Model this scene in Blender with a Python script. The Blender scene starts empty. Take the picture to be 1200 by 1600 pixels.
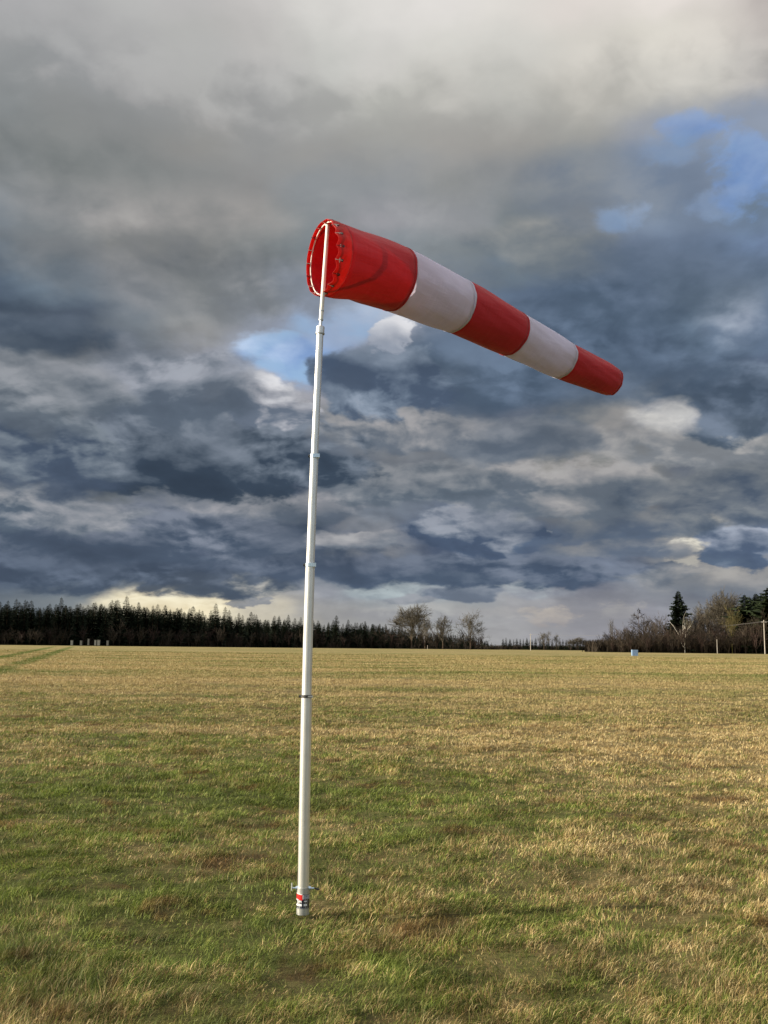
import bpy, math, random
import numpy as np
from mathutils import Vector, Matrix

R = math.radians
scene = bpy.context.scene
col = scene.collection
rng = np.random.default_rng(7)
random.seed(7)

# ------------------------------------------------------------------ camera
FPX = 1555.6                      # focal length in pixels of the 1200x1600 photograph
PITCH, ROLL, EYE = R(7.75), R(0.65), 1.6
_fw = np.array([0, math.cos(PITCH), math.sin(PITCH)])
_r0 = np.array([1.0, 0, 0]); _u0 = np.cross(_r0, _fw)
_rt = math.cos(ROLL) * _r0 + math.sin(ROLL) * _u0
_up = -math.sin(ROLL) * _r0 + math.cos(ROLL) * _u0
cam_data = bpy.data.cameras.new('camera'); cam = bpy.data.objects.new('camera', cam_data); col.objects.link(cam)
cam_data.sensor_fit = 'VERTICAL'; cam_data.sensor_height = 36; cam_data.lens = 36 * FPX / 1600
cam_data.clip_start = 0.05; cam_data.clip_end = 12000
m3 = Matrix(((_rt[0], _up[0], -_fw[0]), (_rt[1], _up[1], -_fw[1]), (_rt[2], _up[2], -_fw[2])))
cam.matrix_world = Matrix.Translation((0, 0, EYE)) @ m3.to_4x4()
scene.camera = cam

def ray(x, y):
    return _fw + _rt * (x - 600) / FPX + _up * (800 - y) / FPX
def at(x, y, Y):                  # the point at depth Y metres seen at a photo pixel
    d = ray(x, y); return np.array([0, 0, EYE]) + d * Y / d[1]
def azel(x, y):
    d = ray(x, y); d = d / np.linalg.norm(d); return math.atan2(d[0], d[1]), math.asin(d[2])

# ------------------------------------------------------------------ light and exposure
SUN_EL, SUN_AZ = R(17), R(-98)   # azimuth from +Y towards +X: low sun from the left, a little behind the camera
EXPOSURE = 1.04
SKY_GAIN = 1.0
world_res = 512
scene.view_settings.view_transform = 'Standard'; scene.view_settings.look = 'None'
scene.view_settings.exposure = EXPOSURE; scene.view_settings.gamma = 1; scene.view_settings.use_curve_mapping = False
sd = bpy.data.lights.new('sun', 'SUN'); sd.energy = 4.8; sd.angle = R(0.5); sd.color = (1.0, 0.88, 0.70)
so = bpy.data.objects.new('sun', sd); col.objects.link(so)
sdir = Vector((math.sin(SUN_AZ) * math.cos(SUN_EL), math.cos(SUN_AZ) * math.cos(SUN_EL), math.sin(SUN_EL)))
so.rotation_euler = sdir.to_track_quat('Z', 'Y').to_euler(); so.location = (-30, -20, 30)

# ------------------------------------------------------------------ node helper
class NT:
    def __init__(s, tree): s.t = tree; s.n = tree.nodes; s.l = tree.links
    def new(s, kind, **kw):
        n = s.n.new(kind)
        for k, v in kw.items(): setattr(n, k, v)
        return n
    def put(s, sock, v):
        if isinstance(v, bpy.types.NodeSocket): s.l.new(v, sock)
        elif v is not None: sock.default_value = v
    def m(s, op, a, b=None, c=None, clamp=False):
        n = s.new('ShaderNodeMath', operation=op, use_clamp=clamp)
        s.put(n.inputs[0], a); s.put(n.inputs[1], b); s.put(n.inputs[2], c)
        return n.outputs[0]
    def mix(s, f, a, b, blend='MIX'):
        n = s.new('ShaderNodeMix', data_type='RGBA', blend_type=blend)
        s.put(n.inputs[0], f); s.put(n.inputs[6], a); s.put(n.inputs[7], b)
        return n.outputs[2]
    def xyz(s, v):
        n = s.new('ShaderNodeSeparateXYZ'); s.put(n.inputs[0], v); return n.outputs
    def cxyz(s, x, y, z):
        n = s.new('ShaderNodeCombineXYZ'); s.put(n.inputs[0], x); s.put(n.inputs[1], y); s.put(n.inputs[2], z); return n.outputs[0]
    def vm(s, op, a, b=None, sc=None):
        n = s.new('ShaderNodeVectorMath', operation=op); s.put(n.inputs[0], a)
        if b is not None: s.put(n.inputs[1], b)
        if sc is not None: s.put(n.inputs[3], sc)
        return n.outputs[0]
    def noise(s, vec, scale, detail=4, rough=.5, dist=0, color=False):
        n = s.new('ShaderNodeTexNoise'); s.put(n.inputs['Vector'], vec); s.put(n.inputs['Scale'], scale)
        n.inputs['Detail'].default_value = detail; n.inputs['Roughness'].default_value = rough
        n.inputs['Distortion'].default_value = dist
        return n.outputs['Color' if color else 'Fac']
    def rng(s, v, a, b, c, d, smooth=False):
        n = s.new('ShaderNodeMapRange'); n.clamp = True
        if smooth: n.interpolation_type = 'SMOOTHSTEP'
        s.put(n.inputs[0], v)
        for i, q in enumerate((a, b, c, d)): n.inputs[i + 1].default_value = q
        return n.outputs[0]
    def ramp(s, f, stops, interp='LINEAR'):
        n = s.new('ShaderNodeValToRGB'); s.put(n.inputs[0], f); cr = n.color_ramp; cr.interpolation = interp
        while len(cr.elements) < len(stops): cr.elements.new(0.5)
        for e, (p, c) in zip(cr.elements, stops):
            e.position = p
        for e, (p, c) in zip(cr.elements, stops):
            e.color = (*c[:3], 1)
        return n.outputs[0]

def lin(h):
    out = []
    for i in (0, 2, 4):
        c = int(h[i:i + 2], 16) / 255
        out.append(c / 12.92 if c <= .04045 else ((c + .055) / 1.055) ** 2.4)
    return tuple(out)

# ------------------------------------------------------------------ world: sky with broken stratocumulus at infinity
world = bpy.data.worlds.new('World'); scene.world = world; world.use_nodes = True
world.cycles.sampling_method = 'MANUAL'; world.cycles.sample_map_resolution = world_res
w = NT(world.node_tree); w.n.clear()
tc = w.new('ShaderNodeTexCoord'); D = tc.outputs['Generated']
dx, dy, dz = w.xyz(D)
az = w.m('ARCTAN2', dx, dy)
el = w.m('ARCSINE', dz)
zz = w.m('ADD', w.m('MAXIMUM', dz, 0), 0.38)
cp = w.cxyz(w.m('DIVIDE', dx, zz), w.m('DIVIDE', dy, zz), 0)          # cloud-deck coordinates
# domain warp
wn = w.noise(cp, 3.2, 2, .5, color=True); wx, wy, _ = w.xyz(wn)
wf = w.noise(cp, 11.0, 4, .55, color=True); fx, fy, _ = w.xyz(wf)
wa = w.m('ADD', w.m('MULTIPLY', w.m('SUBTRACT', wx, .5), .09), w.m('MULTIPLY', w.m('SUBTRACT', fx, .5), .060))
we_ = w.m('ADD', w.m('MULTIPLY', w.m('SUBTRACT', wy, .5), .05), w.m('MULTIPLY', w.m('SUBTRACT', fy, .5), .050))
elw = w.rng(el, 0.0, 0.16, 0.18, 1.0)
az2 = w.m('ADD', az, wa); el2 = w.m('ADD', el, w.m('MULTIPLY', we_, elw))
HA = 0.46
fac = w.m('PINGPONG', w.m('ADD', w.m('DIVIDE', az2, 2 * HA), 0.5), 1.0)
ROWS = {
 0:   'a8a8a8 a9a9aa adadac b2b0b0 bbb8b6 c8c6c2 cfccc8 d2ceca d0ccc6 d4ccc6 dad2cc d8cfca c0b6b2',
 70:  'a0a0a2 a1a1a2 a6a6a6 aaaaa8 b0aeac babab6 c4c2be cac8c2 c8c6c0 c8c4bc ccc8be c8c2ba b0a8a4',
 150: '8e9092 929496 969696 989896 a0a09e aaaaa6 b0b0aa b4b2ac b0b0aa b4b2aa b0b0aa a8a8a4 9c9a9a',
 220: '828486 868686 888888 8c8a88 909090 969694 9a9a96 9c9a96 969490 989894 8f95a0 8290a6 8490a4',
 290: '747678 767878 808282 8a8a8a 8a8888 8a8e92 909498 8e8e8c 86878a 7c828c 70809a 74829a 74849c',
 350: '7c8086 8a8c90 a09e9c 908e8c 8c8a88 808488 9a9aa0 989a9e 747a80 848484 74849c 6a7890 667890',
 410: '7a828c 7c8084 82807e 807e7c 787a7c 747a80 808890 80868c 6e7880 787c80 687690 5c6c88 64789c',
 470: '505c70 6a7888 888a90 90908e 8e9094 a0b0c8 8898b0 6a788c 5a6a84 54647e 546480 8090a4 6c7c94',
 520: '3e485a 50586a 707680 8a8a8c 8890a0 98b0d4 b8bcc8 60708a 52627a 4c5c78 50607c 647890 5c6c88',
 565: '6a6e78 6e7078 707684 8a8e9a 90a0bc 80a4d8 60687c 5a687e 526078 506078 54627c 607088 566680',
 610: '74767c 6c7078 64687a 8c8e98 b4b6be 9a9ca6 58627a 5a6478 525e74 5a6478 888c94 56607a 505a74',
 655: '686c76 60646e 50586a 585e70 62687a 7a7a7e 8c8a8c 6a6e7a 62687a 7a7c82 a09e9c 7c7c82 505a70',
 700: '5a6070 50566a 444c60 444c5e 505668 5e6474 7a7c84 6c6e78 5c6272 6a6c76 787a80 8a8886 6c7078',
 750: '50586a 485066 3a4252 404860 485066 5a6072 686c7a 6e727c 6c707c 8a8884 7c7a7a 5c6070 5e6474',
 800: '6c7078 787a80 747880 70747e 74767c 7c7a80 6c7280 60687c 5c647a 78787c 706e74 5e6272 5a6072',
 845: '586272 505a70 4a546a 485268 4e586c 606878 90929a 4c5a78 50607c 606a80 60687e b8b4a8 5c6c8a',
 890: '4a5266 444e64 465066 485068 505a70 50586c 545a6c 485068 485470 4a5472 686e80 9a9896 a09e9c',
 925: '545e72 5c6678 7c7e82 b8b0a0 a8a6a0 8c909a 8e98a0 9aa4ac 9c9fa4 80808c 80828c 6c7080 6c7080',
 955: '6c7480 7c8288 d8ceae f0e2b8 c4bca8 9c9c9c 9a9c9e a0a4a6 9c9ca0 909098 8e8e98 84868e 78787f',
 1010:'6c7480 8c8e8c d8ceae e0d4b0 c4bca8 a8a6a0 a8a6a4 a8a6a4 a0a0a2 9898a0 9494a0 8c8c94 84848a'}
rowc = []
for y in sorted(ROWS, reverse=True):
    stops = []
    for i, h in enumerate(ROWS[y].split()):
        a, _e = azel(i * 100, y)
        stops.append((a / (2 * HA) + .5, lin(h)))
    rowc.append((azel(600, y)[1], w.ramp(fac, stops, 'B_SPLINE' if False else 'EASE')))
c = rowc[0][1]
for (e0, _c0), (e1, c1) in zip(rowc[:-1], rowc[1:]):
    c = w.mix(w.rng(el2, e0, e1, 0, 1, True), c, c1)
# billowing relief: density here minus density a step towards the light
def dens(vec, sc, det, a, b):
    return w.rng(w.noise(vec, sc, det, .52, .0), a, b, 0, 1, True)
cw = w.vm('ADD', cp, w.vm('SCALE', w.vm('SUBTRACT', w.noise(cp, 5.0, 3, .5, color=True), (.5, .5, .5)), sc=.075))
rel1 = w.m('SUBTRACT', dens(cw, 6.0, 5, .34, .66), dens(w.vm('ADD', cw, (-0.030, 0.050, 0.0)), 6.0, 5, .34, .66))
rel2 = w.m('SUBTRACT', dens(cw, 17., 4, .36, .64), dens(w.vm('ADD', cw, (-0.010, 0.016, 0.0)), 17., 4, .36, .64))
patchy = w.rng(w.noise(cp, 4.0, 2, .5), .42, .60, .15, 1, True)
relief = w.m('ADD', w.m('MULTIPLY', rel1, .6), w.m('MULTIPLY', w.m('MULTIPLY', rel2, patchy), .45))
# single cloud bodies, far to near: pale crest, dark base, ragged outline (direction, half-size in radians)
e1 = w.noise(cw, 8.0, 6, .56); e2 = w.noise(cw, 22.0, 4, .55)
edge = w.m('ADD', w.m('MULTIPLY', w.m('SUBTRACT', e1, .5), 3.0), w.m('MULTIPLY', w.m('SUBTRACT', e2, .5), .9))
edge_s = w.m('ADD', w.m('MULTIPLY', w.m('SUBTRACT', w.noise(cw, 26.0, 5, .6), .5), 5.0), w.m('MULTIPLY', w.m('SUBTRACT', e1, .5), 2.5))
lump = w.m('ADD', w.m('MULTIPLY', w.m('SUBTRACT', e1, .5), 1.5), w.m('MULTIPLY', relief, 1.35))
azw = w.m('ADD', az, w.m('MULTIPLY', wa, .5)); elw2 = w.m('ADD', el, w.m('MULTIPLY', w.m('MULTIPLY', we_, elw), .6))
BODIES = [  # x, y, half width, half height (photo px), crest, base, opacity, softness
 (262, 936, 95, 20, 'f6ecca', 'ead9ae', .85, .6), (400, 918, 60, 12, 'c8c6ba', 'a8a8a4', .7, .6), (600, 925, 60, 12, 'a2b0b4', '8c9aa4', .7, .6), (700, 905, 70, 10, 'a4b4ba', '909ea8', .7, .6),
 (850, 962, 30, 14, 'c4b8a8', 'a8a09c', .6, .8), (690, 960, 120, 12, 'b2b0ac', '9a9aa0', .5, .8), (960, 960, 40, 16, 'aeaca6', '94949a', .5, .8), (820, 925, 60, 12, '9aa6ac', '8890a0', .6, .7),
 (330, 922, 60, 9, '9c9ea0', '747a86', .6, .5), (380, 938, 30, 9, '8c9098', '6c7484', .8, .4), (725, 927, 62, 13, '7c8494', '626c82', .9, .4), (640, 938, 45, 7, '8c8e98', '747a88', .6, .4),
 (740, 893, 310, 26, '6c7488', '46546e', .95, .35), (150, 893, 330, 34, '5c667c', '434e64', .95, .4), (450, 885, 120, 20, '6c7488', '4a566e', .9, .4),
 (1130, 905, 130, 22, 'a8a6a2', '808690', .5, .6), (1082, 862, 34, 18, 'e2dccb', 'b8b4aa', .9, .6), (830, 832, 16, 7, 'd4d4d0', 'b0b4b8', .9, .5), (1085, 660, 60, 22, 'b4b2b0', '8c8e96', .7, .6),
 (1160, 852, 62, 30, '98a2b4', '50607e', 1, .22), (960, 858, 110, 16, '88888c', '626e84', .8, .4), (990, 822, 120, 26, '7c7e84', '54627a', .8, .4),
 (745, 832, 110, 40, '868c9a', '465470', 1, .2), (250, 830, 330, 48, '74798a', '47536a', .9, .4), (560, 842, 70, 16, 'b0b0b2', '78808e', .8, .35),
 (60, 800, 150, 32, '989aa0', '586476', .8, .4), (420, 792, 170, 28, '9a9aa0', '5c6678', .8, .4),
 (880, 770, 190, 40, 'a8a6a6', '667080', .9, .35), (1130, 775, 130, 45, '74777e', '4c586e', .85, .4),
 (640, 755, 150, 34, '8a8c92', '5a6474', .85, .4), (1080, 688, 150, 40, 'b4b2ae', '80848c', .9, .45), (800, 690, 130, 38, '80848e', '5c6678', .8, .45),
 (620, 672, 140, 34, '98979a', '646c7c', .9, .4), (1150, 630, 120, 52, '66738a', '46546a', .95, .3), (1028, 652, 52, 28, 'd2d0cc', '90949c', .8, .5),
 (300, 700, 260, 72, '727a8a', '384458', 1, .25), (60, 700, 150, 66, '747c88', '46526a', .9, .45), (440, 556, 80, 36, 'a8c2e4', '74a0dc', .95, .5), (545, 510, 60, 30, 'a4b8d4', '90a8cc', .7, .8), (420, 628, 70, 44, 'dcdce0', '667084', .95, .22), (270, 600, 150, 62, '969ca8', '586274', .9, .5),
 (60, 600, 120, 60, '90949c', '606876', .8, .5), (880, 560, 240, 78, '5c6c86', '46566e', .8, .7), (600, 600, 105, 56, '7e8ca0', '485670', .95, .25), (612, 528, 32, 25, 'e0e0e4', '98a2b4', .85, .4),
 (40, 515, 110, 30, '5c6678', '3c4a60', .8, .6), (1150, 490, 48, 44, 'a4b0c0', '70809a', .6, .9), (840, 385, 95, 42, '949492', '6a727e', .8, .6), (1040, 440, 150, 60, '5c6a82', '48586f', .8, .8),
 (240, 345, 190, 60, 'a8a6a4', '7c7e82', .5, .9), (330, 440, 240, 50, '85858a', '6c7078', .6, .7), (660, 300, 170, 60, '949698', '80848a', .4, .9), (940, 300, 130, 50, '84888e', '66748c', .5, .9),
 (250, 130, 260, 55, 'acacac', '8a8c8e', .5, 1.), (760, 150, 230, 60, 'bcbab4', 'a0a09c', .5, 1.), (1040, 110, 160, 60, 'd6d0c6', 'b2aea6', .5, 1.), (100, 260, 200, 50, '8c8c8c', '727476', .5, 1.),
 (1086, 195, 40, 22, '6c92c8', '4278c0', .65, .98), (1172, 250, 44, 50, '6c94cc', '4a80c8', .65, .98), (968, 342, 36, 20, '88a6cc', '6c98cc', .38, .95), (1130, 316, 44, 20, '7e98bc', '6c90c0', .45, .98), (1040, 236, 44, 24, '8096b4', '6c88b0', .5, .95)]
PV = w.cxyz(azw, elw2, 0)
for bx_, by_, bw_, bh_, ct, cb2, op, so_ in BODIES:
    a0, _x = azel(bx_, by_); _x, e0 = azel(bx_, by_); wr = bw_ / FPX / math.cos(e0); hr = bh_ / FPX
    # (the tiny term keeps each body computed after the one behind it)
    n_ = w.new('ShaderNodeVectorMath', operation='MULTIPLY_ADD'); w.put(n_.inputs[0], c); n_.inputs[1].default_value = (1e-7, 1e-7, 0); w.put(n_.inputs[2], PV)
    n2_ = w.new('ShaderNodeVectorMath', operation='MULTIPLY_ADD'); w.put(n2_.inputs[0], n_.outputs[0]); n2_.inputs[1].default_value = (1 / wr, 1 / hr, 0); n2_.inputs[2].default_value = (-a0 / wr, -e0 / hr, 0)
    ue = w.xyz(n2_.outputs[0])[1]
    dn = w.new('ShaderNodeVectorMath', operation='DOT_PRODUCT'); w.put(dn.inputs[0], n2_.outputs[0]); w.put(dn.inputs[1], n2_.outputs[0]); r2 = dn.outputs[1]
    mk = w.rng(w.m('ADD', r2, edge_s if bw_ < 45 else edge), 1 + so_, 1 - so_, 0, op, True)
    sh = w.m('ADD', w.m('ADD', w.m('MULTIPLY', ue, .48), .40), w.m('ADD', lump, w.m('MULTIPLY', w.m('MAXIMUM', ue, 0), w.m('MULTIPLY', r2, .25))), clamp=True)
    c = w.mix(mk, c, w.mix(sh, (*lin(cb2), 1), (*lin(ct), 1)))
hs = w.new('ShaderNodeHueSaturation'); hs.inputs['Saturation'].default_value = .84; w.put(hs.inputs['Color'], c); c = hs.outputs[0]
soft = w.m('MULTIPLY', w.rng(el, R(16), R(29), 1.0, .30, True), w.rng(el, 0, R(5), .45, 1))
big = w.m('MULTIPLY', w.m('SUBTRACT', w.noise(cw, 4.0, 5, .5, .0), .5), .7)
det = w.m('MULTIPLY', w.m('ADD', w.m('MULTIPLY', relief, .30), big), soft)
gain = w.m('MULTIPLY', w.m('MAXIMUM', w.m('ADD', det, 1.0), .6), w.rng(el, R(20), R(33), 1.0, 1.14))
# dark cloud is slate blue, lit cloud neutral
lum = w.xyz(c)[1]; dk = w.rng(lum, .05, .30, 1, 0)
c = w.vm('MULTIPLY', c, w.cxyz(w.m('SUBTRACT', 1, w.m('MULTIPLY', dk, .09)), w.m('ADD', 1, w.m('MULTIPLY', dk, .04)), w.m('ADD', 1, w.m('MULTIPLY', dk, .04))))
cl = w.vm('MULTIPLY', c, w.cxyz(gain, gain, w.m('ADD', w.m('MULTIPLY', w.m('SUBTRACT', gain, 1), .97), 1)))
sky = w.new('ShaderNodeTexSky', sky_type='NISHITA'); sky.sun_disc = False
sky.sun_elevation = SUN_EL; sky.sun_rotation = SUN_AZ; sky.altitude = 500
# thin spots: the blue of the clear sky shows where the cloud colour is blue
cr_, cg_, cb_ = w.xyz(c)
gap = w.m('MULTIPLY', w.rng(w.m('SUBTRACT', cb_, cr_), .09, .34, 0, 1, True), w.rng(w.noise(cp, 9.0, 4, .55), .44, .66, 0, .75, True))
bg = w.new('ShaderNodeBackground'); bg.inputs[1].default_value = 0.1
k = 10.0 * SKY_GAIN / 2 ** EXPOSURE
# the deck thins towards the zenith and opens behind the camera, where the sun comes from
thin = w.m('MAXIMUM', w.rng(el, R(38), R(62), 0, .55, True), w.m('MULTIPLY', w.rng(dy, .0, -.5, 0, .6, True), 1.0))
cl = w.vm('SCALE', cl, sc=w.m('ADD', 1.0, w.m('MULTIPLY', thin, 1.5)))
w.put(bg.inputs[0], w.mix(w.m('MAXIMUM', gap, w.m('MULTIPLY', thin, .5)), w.vm('SCALE', cl, sc=k), sky.outputs[0]))
ow = w.new('ShaderNodeOutputWorld'); w.l.new(bg.outputs[0], ow.inputs[0])

# ------------------------------------------------------------------ materials
MATS = {}
def mat(name, color, rough=.7, metal=0, var=.0, vscale=8, bump=0, bscale=60, spec=.5, trans=0):
    if name in MATS: return MATS[name]
    m = bpy.data.materials.new(name); m.use_nodes = True; MATS[name] = m
    t = NT(m.node_tree); b = t.n['Principled BSDF']
    b.inputs['Roughness'].default_value = rough; b.inputs['Metallic'].default_value = metal
    b.inputs['Specular IOR Level'].default_value = spec
    co = t.new('ShaderNodeTexCoord').outputs['Object']
    f = t.rng(t.noise(co, vscale, 4), .3, .7, 1 - var, 1 + var)
    t.put(b.inputs['Base Color'], t.vm('SCALE', t.mix(1.0, (*color, 1), (*color, 1)), sc=f))
    if bump:
        bn = t.new('ShaderNodeBump'); bn.inputs['Strength'].default_value = bump; bn.inputs['Distance'].default_value = .01
        t.put(bn.inputs['Height'], t.noise(co, bscale, 5)); t.put(b.inputs['Normal'], bn.outputs[0])
    return m

def fabric(name, color, trans=.28):
    m = bpy.data.materials.new(name); m.use_nodes = True
    t = NT(m.node_tree); b = t.n['Principled BSDF']
    out = t.n['Material Output']
    b.inputs['Roughness'].default_value = .62; b.inputs['Specular IOR Level'].default_value = .35
    b.inputs['Sheen Weight'].default_value = .15
    co = t.new('ShaderNodeTexCoord').outputs['Object']
    dirt = t.rng(t.noise(co, 2.5, 5, .6), .35, .7, 1.0, .88)
    cc = t.vm('SCALE', t.mix(1.0, (*color, 1), (*color, 1)), sc=dirt)
    t.put(b.inputs['Base Color'], cc)
    # soft wrinkles running round and along the sock plus a fine ripstop weave
    wr = t.noise(t.vm('MULTIPLY', co, (5, 5, 1.2)), 2.5, 5, .5, 1.4)
    fold = t.noise(t.vm('MULTIPLY', co, (3, 3, 22)), 1.0, 2, .4, .4)
    wv = t.noise(co, 260, 2)
    h = t.m('ADD', t.m('ADD', t.m('MULTIPLY', wr, .9), t.m('MULTIPLY', fold, .45)), t.m('MULTIPLY', wv, .05))
    bn = t.new('ShaderNodeBump'); bn.inputs['Strength'].default_value = .35; bn.inputs['Distance'].default_value = .02
    t.put(bn.inputs['Height'], h); t.put(b.inputs['Normal'], bn.outputs[0])
    tr = t.new('ShaderNodeBsdfTranslucent'); t.put(tr.inputs[0], cc); t.put(tr.inputs[1], bn.outputs[0])
    mx = t.new('ShaderNodeMixShader'); mx.inputs[0].default_value = trans
    t.l.new(b.outputs[0], mx.inputs[1]); t.l.new(tr.outputs[0], mx.inputs[2]); t.l.new(mx.outputs[0], out.inputs[0])
    return m

RED = fabric('red_sailcloth', (.64, .026, .036), .34)
WHITE = fabric('white_sailcloth', (.86, .84, .94), .48)
HEM = fabric('red_hem_cloth', (.66, .035, .026), .5)
ALU = mat('painted_aluminium', (.74, .74, .71), .36, .7, .05, 12, .04, 90)
GALV = mat('galvanised_steel', (.42, .43, .41), .45, .6, .22, 30, .1, 60)
CLAMP = mat('bright_zinc', (.55, .66, .74), .28, .8, .08, 40)
DARKM = mat('dark_rubber', (.03, .03, .03), .6, 0, .2)
SLEEVE = mat('cream_painted_tube', (.76, .74, .66), .4, .0, .05)
ROPE = mat('white_cord', (.78, .74, .68), .8, 0, .1, 40)
NAVY = mat('navy_sticker', (.012, .016, .035), .3, 0, .2, 30)
STRED = mat('red_sticker', (.55, .02, .02), .3, 0, .15, 30)
STWH = mat('white_sticker', (.75, .75, .75), .35, 0, .1, 30)

# ------------------------------------------------------------------ mesh helpers
def link(o, parent=None):
    col.objects.link(o)
    if parent is not None:
        o.parent = parent
    return o
def mesh(name, V, F, material, parent=None, smooth=False):
    me = bpy.data.meshes.new(name)
    me.from_pydata([tuple(map(float, v)) for v in V], [], [tuple(f) for f in F])
    me.materials.append(material)
    if smooth: me.polygons.foreach_set('use_smooth', [len(p_.vertices) <= 4 for p_ in me.polygons])
    me.update()
    if smooth: me.set_sharp_from_angle(angle=R(50))
    return link(bpy.data.objects.new(name, me), parent)
def fastmesh(name, V, tri_or_quads, material, parent=None, smooth=False, loops=None, totals=None):
    me = bpy.data.meshes.new(name)
    V = np.asarray(V, np.float32)
    if loops is None:
        A = np.asarray(tri_or_quads, np.int32); k = A.shape[1]; loops = A.ravel(); totals = np.full(len(A), k, np.int32)
    starts = np.concatenate([[0], np.cumsum(totals)[:-1]]).astype(np.int32)
    me.vertices.add(len(V)); me.vertices.foreach_set('co', V.ravel())
    me.loops.add(len(loops)); me.loops.foreach_set('vertex_index', np.asarray(loops, np.int32))
    me.polygons.add(len(totals)); me.polygons.foreach_set('loop_start', starts)
    if smooth: me.polygons.foreach_set('use_smooth', np.ones(len(totals), bool))
    me.materials.append(material)
    me.update(calc_edges=True)
    return link(bpy.data.objects.new(name, me), parent)
def tag(o, label=None, cat=None, group=None, kind=None):
    if label: o['label'] = label
    if cat: o['category'] = cat
    if group: o['group'] = group
    if kind: o['kind'] = kind
    return o
def empty(name, loc):
    o = bpy.data.objects.new(name, None); o.location = tuple(loc); o.empty_display_size = .2
    return link(o)
class Geo:
    def __init__(s): s.V = []; s.F = []
    def add(s, V, F):
        n = len(s.V); s.V += [tuple(v) for v in V]; s.F += [tuple(i + n for i in f) for f in F]
    def tube(s, P, rad, n=20, cap=True, closed=False):
        P = [np.array(p, float) for p in P]; k = len(P)
        rad = [rad] * k if np.isscalar(rad) else rad
        V = []; ref = None
        for i, p in enumerate(P):
            if closed: t = P[(i + 1) % k] - P[i - 1]
            else: t = P[min(i + 1, k - 1)] - P[max(i - 1, 0)]
            t = t / (np.linalg.norm(t) + 1e-12)
            if ref is None: ref = np.array([0, 0, 1.]) if abs(t[2]) < .9 else np.array([1., 0, 0])
            u = ref - t * (ref @ t); u /= np.linalg.norm(u); ref = u
            v = np.cross(t, u)
            for j in range(n):
                a = 2 * math.pi * j / n
                V.append(p + rad[i] * (math.cos(a) * u + math.sin(a) * v))
        F = []
        for i in range(k if closed else k - 1):
            for j in range(n):
                a = i * n + j; b = i * n + (j + 1) % n; i2 = (i + 1) % k
                F.append((a, b, i2 * n + (j + 1) % n, i2 * n + j))
        if cap and not closed:
            F.append(tuple(range(n))[::-1]); F.append(tuple((k - 1) * n + j for j in range(n)))
        s.add(V, F)
    def box(s, c, sx, sy, sz, rot=None):
        V = [np.array([x * sx / 2, y * sy / 2, z * sz / 2]) for x in (-1, 1) for y in (-1, 1) for z in (-1, 1)]
        if rot is not None: V = [rot @ v for v in V]
        s.add([v + np.array(c, float) for v in V], [(0, 1, 3, 2), (4, 6, 7, 5), (0, 4, 5, 1), (2, 3, 7, 6), (0, 2, 6, 4), (1, 5, 7, 3)])
    def build(s, name, m, parent=None, smooth=False):
        o = mesh(name, s.V, s.F, m, parent, smooth)
        return o

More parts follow.
